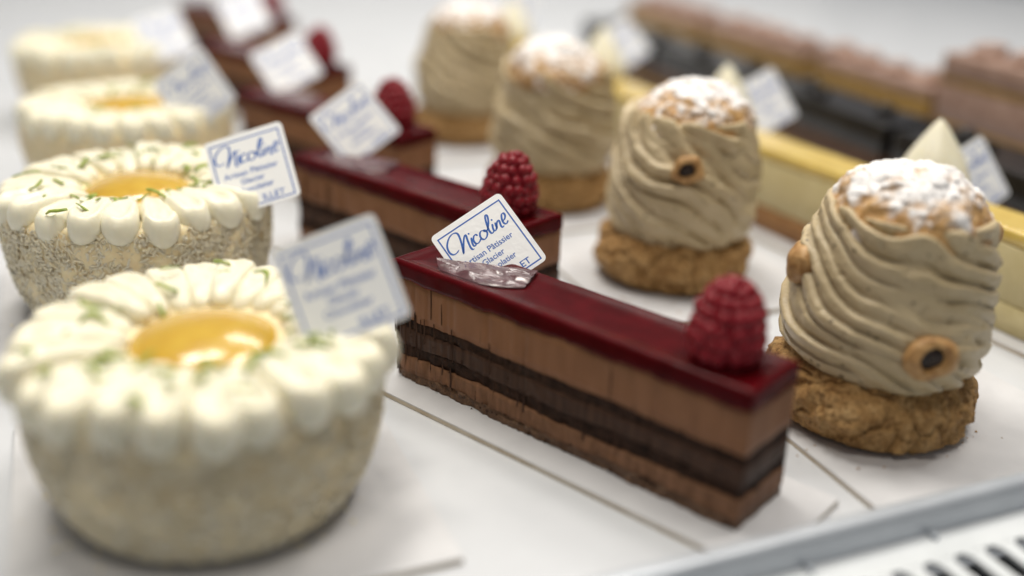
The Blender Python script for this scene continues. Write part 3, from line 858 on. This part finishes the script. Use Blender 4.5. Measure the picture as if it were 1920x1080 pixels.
# dark chocolate bars
DL = [('cocoa_base', 'cocoa', 0, 1.2), ('cocoa_cream', 'gold', 1.21, 1.5), ('cocoa_sponge', 'cocoa', 1.51, 2.5), ('dark_glaze', 'dark', 2.51, 4.05)]
dd = np.array([math.cos(math.radians(111)), math.sin(math.radians(111))])
for i in range(4):
    q = np.array([22.9, 39.6]) + dd * (12.6 * i)
    t = row_bar('dark_chocolate_bar', q[0] + 3.18, q[1] + 1.22, 111, DL, 11.8, 3.4, 140 + i, 'glossy dark chocolate bar, %s of the row behind the vanilla bars' % nth[i], 'cake', 'dark chocolate bars at the right')
    for k, (lx, ly) in enumerate(((2.6, 1.2), (7.4, 1.9), (9.6, 1.0))):
        V, F, _, _ = lathe(resample(catmull([(.55, 0), (.52, .25), (.36, .48), (.02, .58)], 6), 16), 20)
        part('chocolate_pearl', (V + [lx, ly, 3.98], F), MT['dark'], t)
# pink iced golden slices
GL = [('golden_cake', 'gold', 0, 1.6), ('brown_filling', 'cocoa', 1.61, 1.95), ('golden_cake', 'gold', 1.96, 3.5), ('pink_icing', 'pink', 3.51, 4.25)]
GT = [('golden_cake', 'gold', 0, 2.6), ('pink_icing', 'pink', 2.61, 4.7), ('golden_cake', 'gold', 4.71, 5.1), ('pink_icing', 'pink', 5.11, 6.4)]
gp = [(28.6, 48.7, GT, 'tall pink layered slice at the right edge, nearest of the back row'), (23.95, 60.7, GL, 'golden slice with pink icing, second of the back row'),
      (19.3, 72.9, GL, 'golden slice with pink icing, third of the back row'), (14.3, 85.9, GL, 'golden slice with pink icing, farthest of the back row')]
for i, (x, y, ly_, lab) in enumerate(gp):
    t = row_bar('pink_slice', x + 3.18, y + 1.22, 111, ly_, (12.2, 10.4, 12.4, 12.6)[i], 3.4, 170 + i, lab, 'cake', 'pink iced slices at the back')
    rnd = random.Random(i)
    for k in range(4):
        V, F, pl = bun(.95, .8, 300 + i * 5 + k, 40, 24, crack=.06, cells=20)
        part('icing_swirl', (V + [1.5 + 3.1 * k, 1.6 + rnd.uniform(-.3, .3), ly_[-1][3] - .12], F), MT['pink'], t)

# name cards
name_card((-2.67, 31.2, 4.92), (-.601, -.617, .204), 'white name card with blue print stuck in the nearest chocolate bar', .964)
name_card((-11.33, 36.61, 6.29), (-.597, -.335, .059), 'sharp white name card with blue print in the second lemon cake', 1.046)
name_card((-6.16, 24.61, 6.83), (-.46, -.389, .09), 'blurred white name card in the nearest lemon cake')
name_card((-8.87, 43.5, 5.73), (-.42, -.66, .36), 'white name card in the second chocolate bar')
name_card((-14.62, 56.82, 5.83), (-.587, -.564, .274), 'white name card in the third chocolate bar', 1.036)
name_card((-21.08, 73.39, 6.36), (-.615, -.43, .363), 'white name card in the fourth chocolate bar at the top edge', 1.07)
name_card((-17.26, 48.74, 5.85), (-.356, -.655, -.009), 'white name card in the third lemon cake', 1.07)
name_card((-23.75, 64.48, 6.30), (-.521, -.397, .55), 'white name card in the farthest lemon cake', 1.07)
name_card((17.44, 41.81, 5.0), (-.40, -.45, .50), 'white name card in the nearest vanilla bar at the right edge')
name_card((10.8, 52.3, 5.75), (-.45, -.45, .5), 'white name card in the second vanilla bar')
name_card((4.8, 69.18, 5.3), (-.45, -.60, .25), 'white name card in the third vanilla bar')
name_card((-2.03, 86.54, 5.6), (-.3, -.46, 0), 'white name card in the farthest vanilla bar at the top edge')

# crumbs of coconut and biscuit lying on the boards
def crumbs(name, label, cat, spots, mat, seed, n, size):
    nr = np.random.default_rng(seed); parts = []
    for (x, y, r0, r1) in spots:
        for _ in range(n):
            a = nr.uniform(0, 2 * PI); r = r0 + (r1 - r0) * nr.random() ** 2.2
            k = size * nr.uniform(.5, 1.4); L = nr.uniform(1.0, 2.2); t = nr.uniform(0, PI)
            V = np.array([(L, 0, 0), (0, 1, .1), (-L, 0, 0), (0, -1, 0), (.2, 0, 1), (0, 0, -.0)]) * k
            V = V + nr.uniform(-.25, .25, V.shape) * k
            c, s_ = math.cos(t), math.sin(t); V = V @ np.array([[c, s_, 0], [-s_, c, 0], [0, 0, 1]])
            V[:, 2] -= V[:, 2].min()
            parts.append((V + [x + r * math.cos(a), y + r * math.sin(a), .20], [(0, 1, 4), (1, 2, 4), (2, 3, 4), (3, 0, 4), (1, 0, 5), (2, 1, 5), (3, 2, 5), (0, 3, 5)]))
    o = part(name, join(parts), mat, None, False); o['kind'] = 'stuff'; o['label'] = label; o['category'] = cat
crumbs('coconut_crumbs', 'tiny white coconut crumbs fallen around the lemon cakes', 'crumbs', [(-7.85, 24.06, 3.7, 5.0), (-13.89, 36.58, 4.0, 5.0)], MT['shred'], 3, 45, .05)
crumbs('pastry_crumbs', 'tiny brown crumbs lying round the bases of the cream puffs', 'crumbs', [(11.3, 29.3, 3.1, 4.3), (6.62, 40.9, 3.1, 4.3)], MT['choux'], 4, 26, .035)
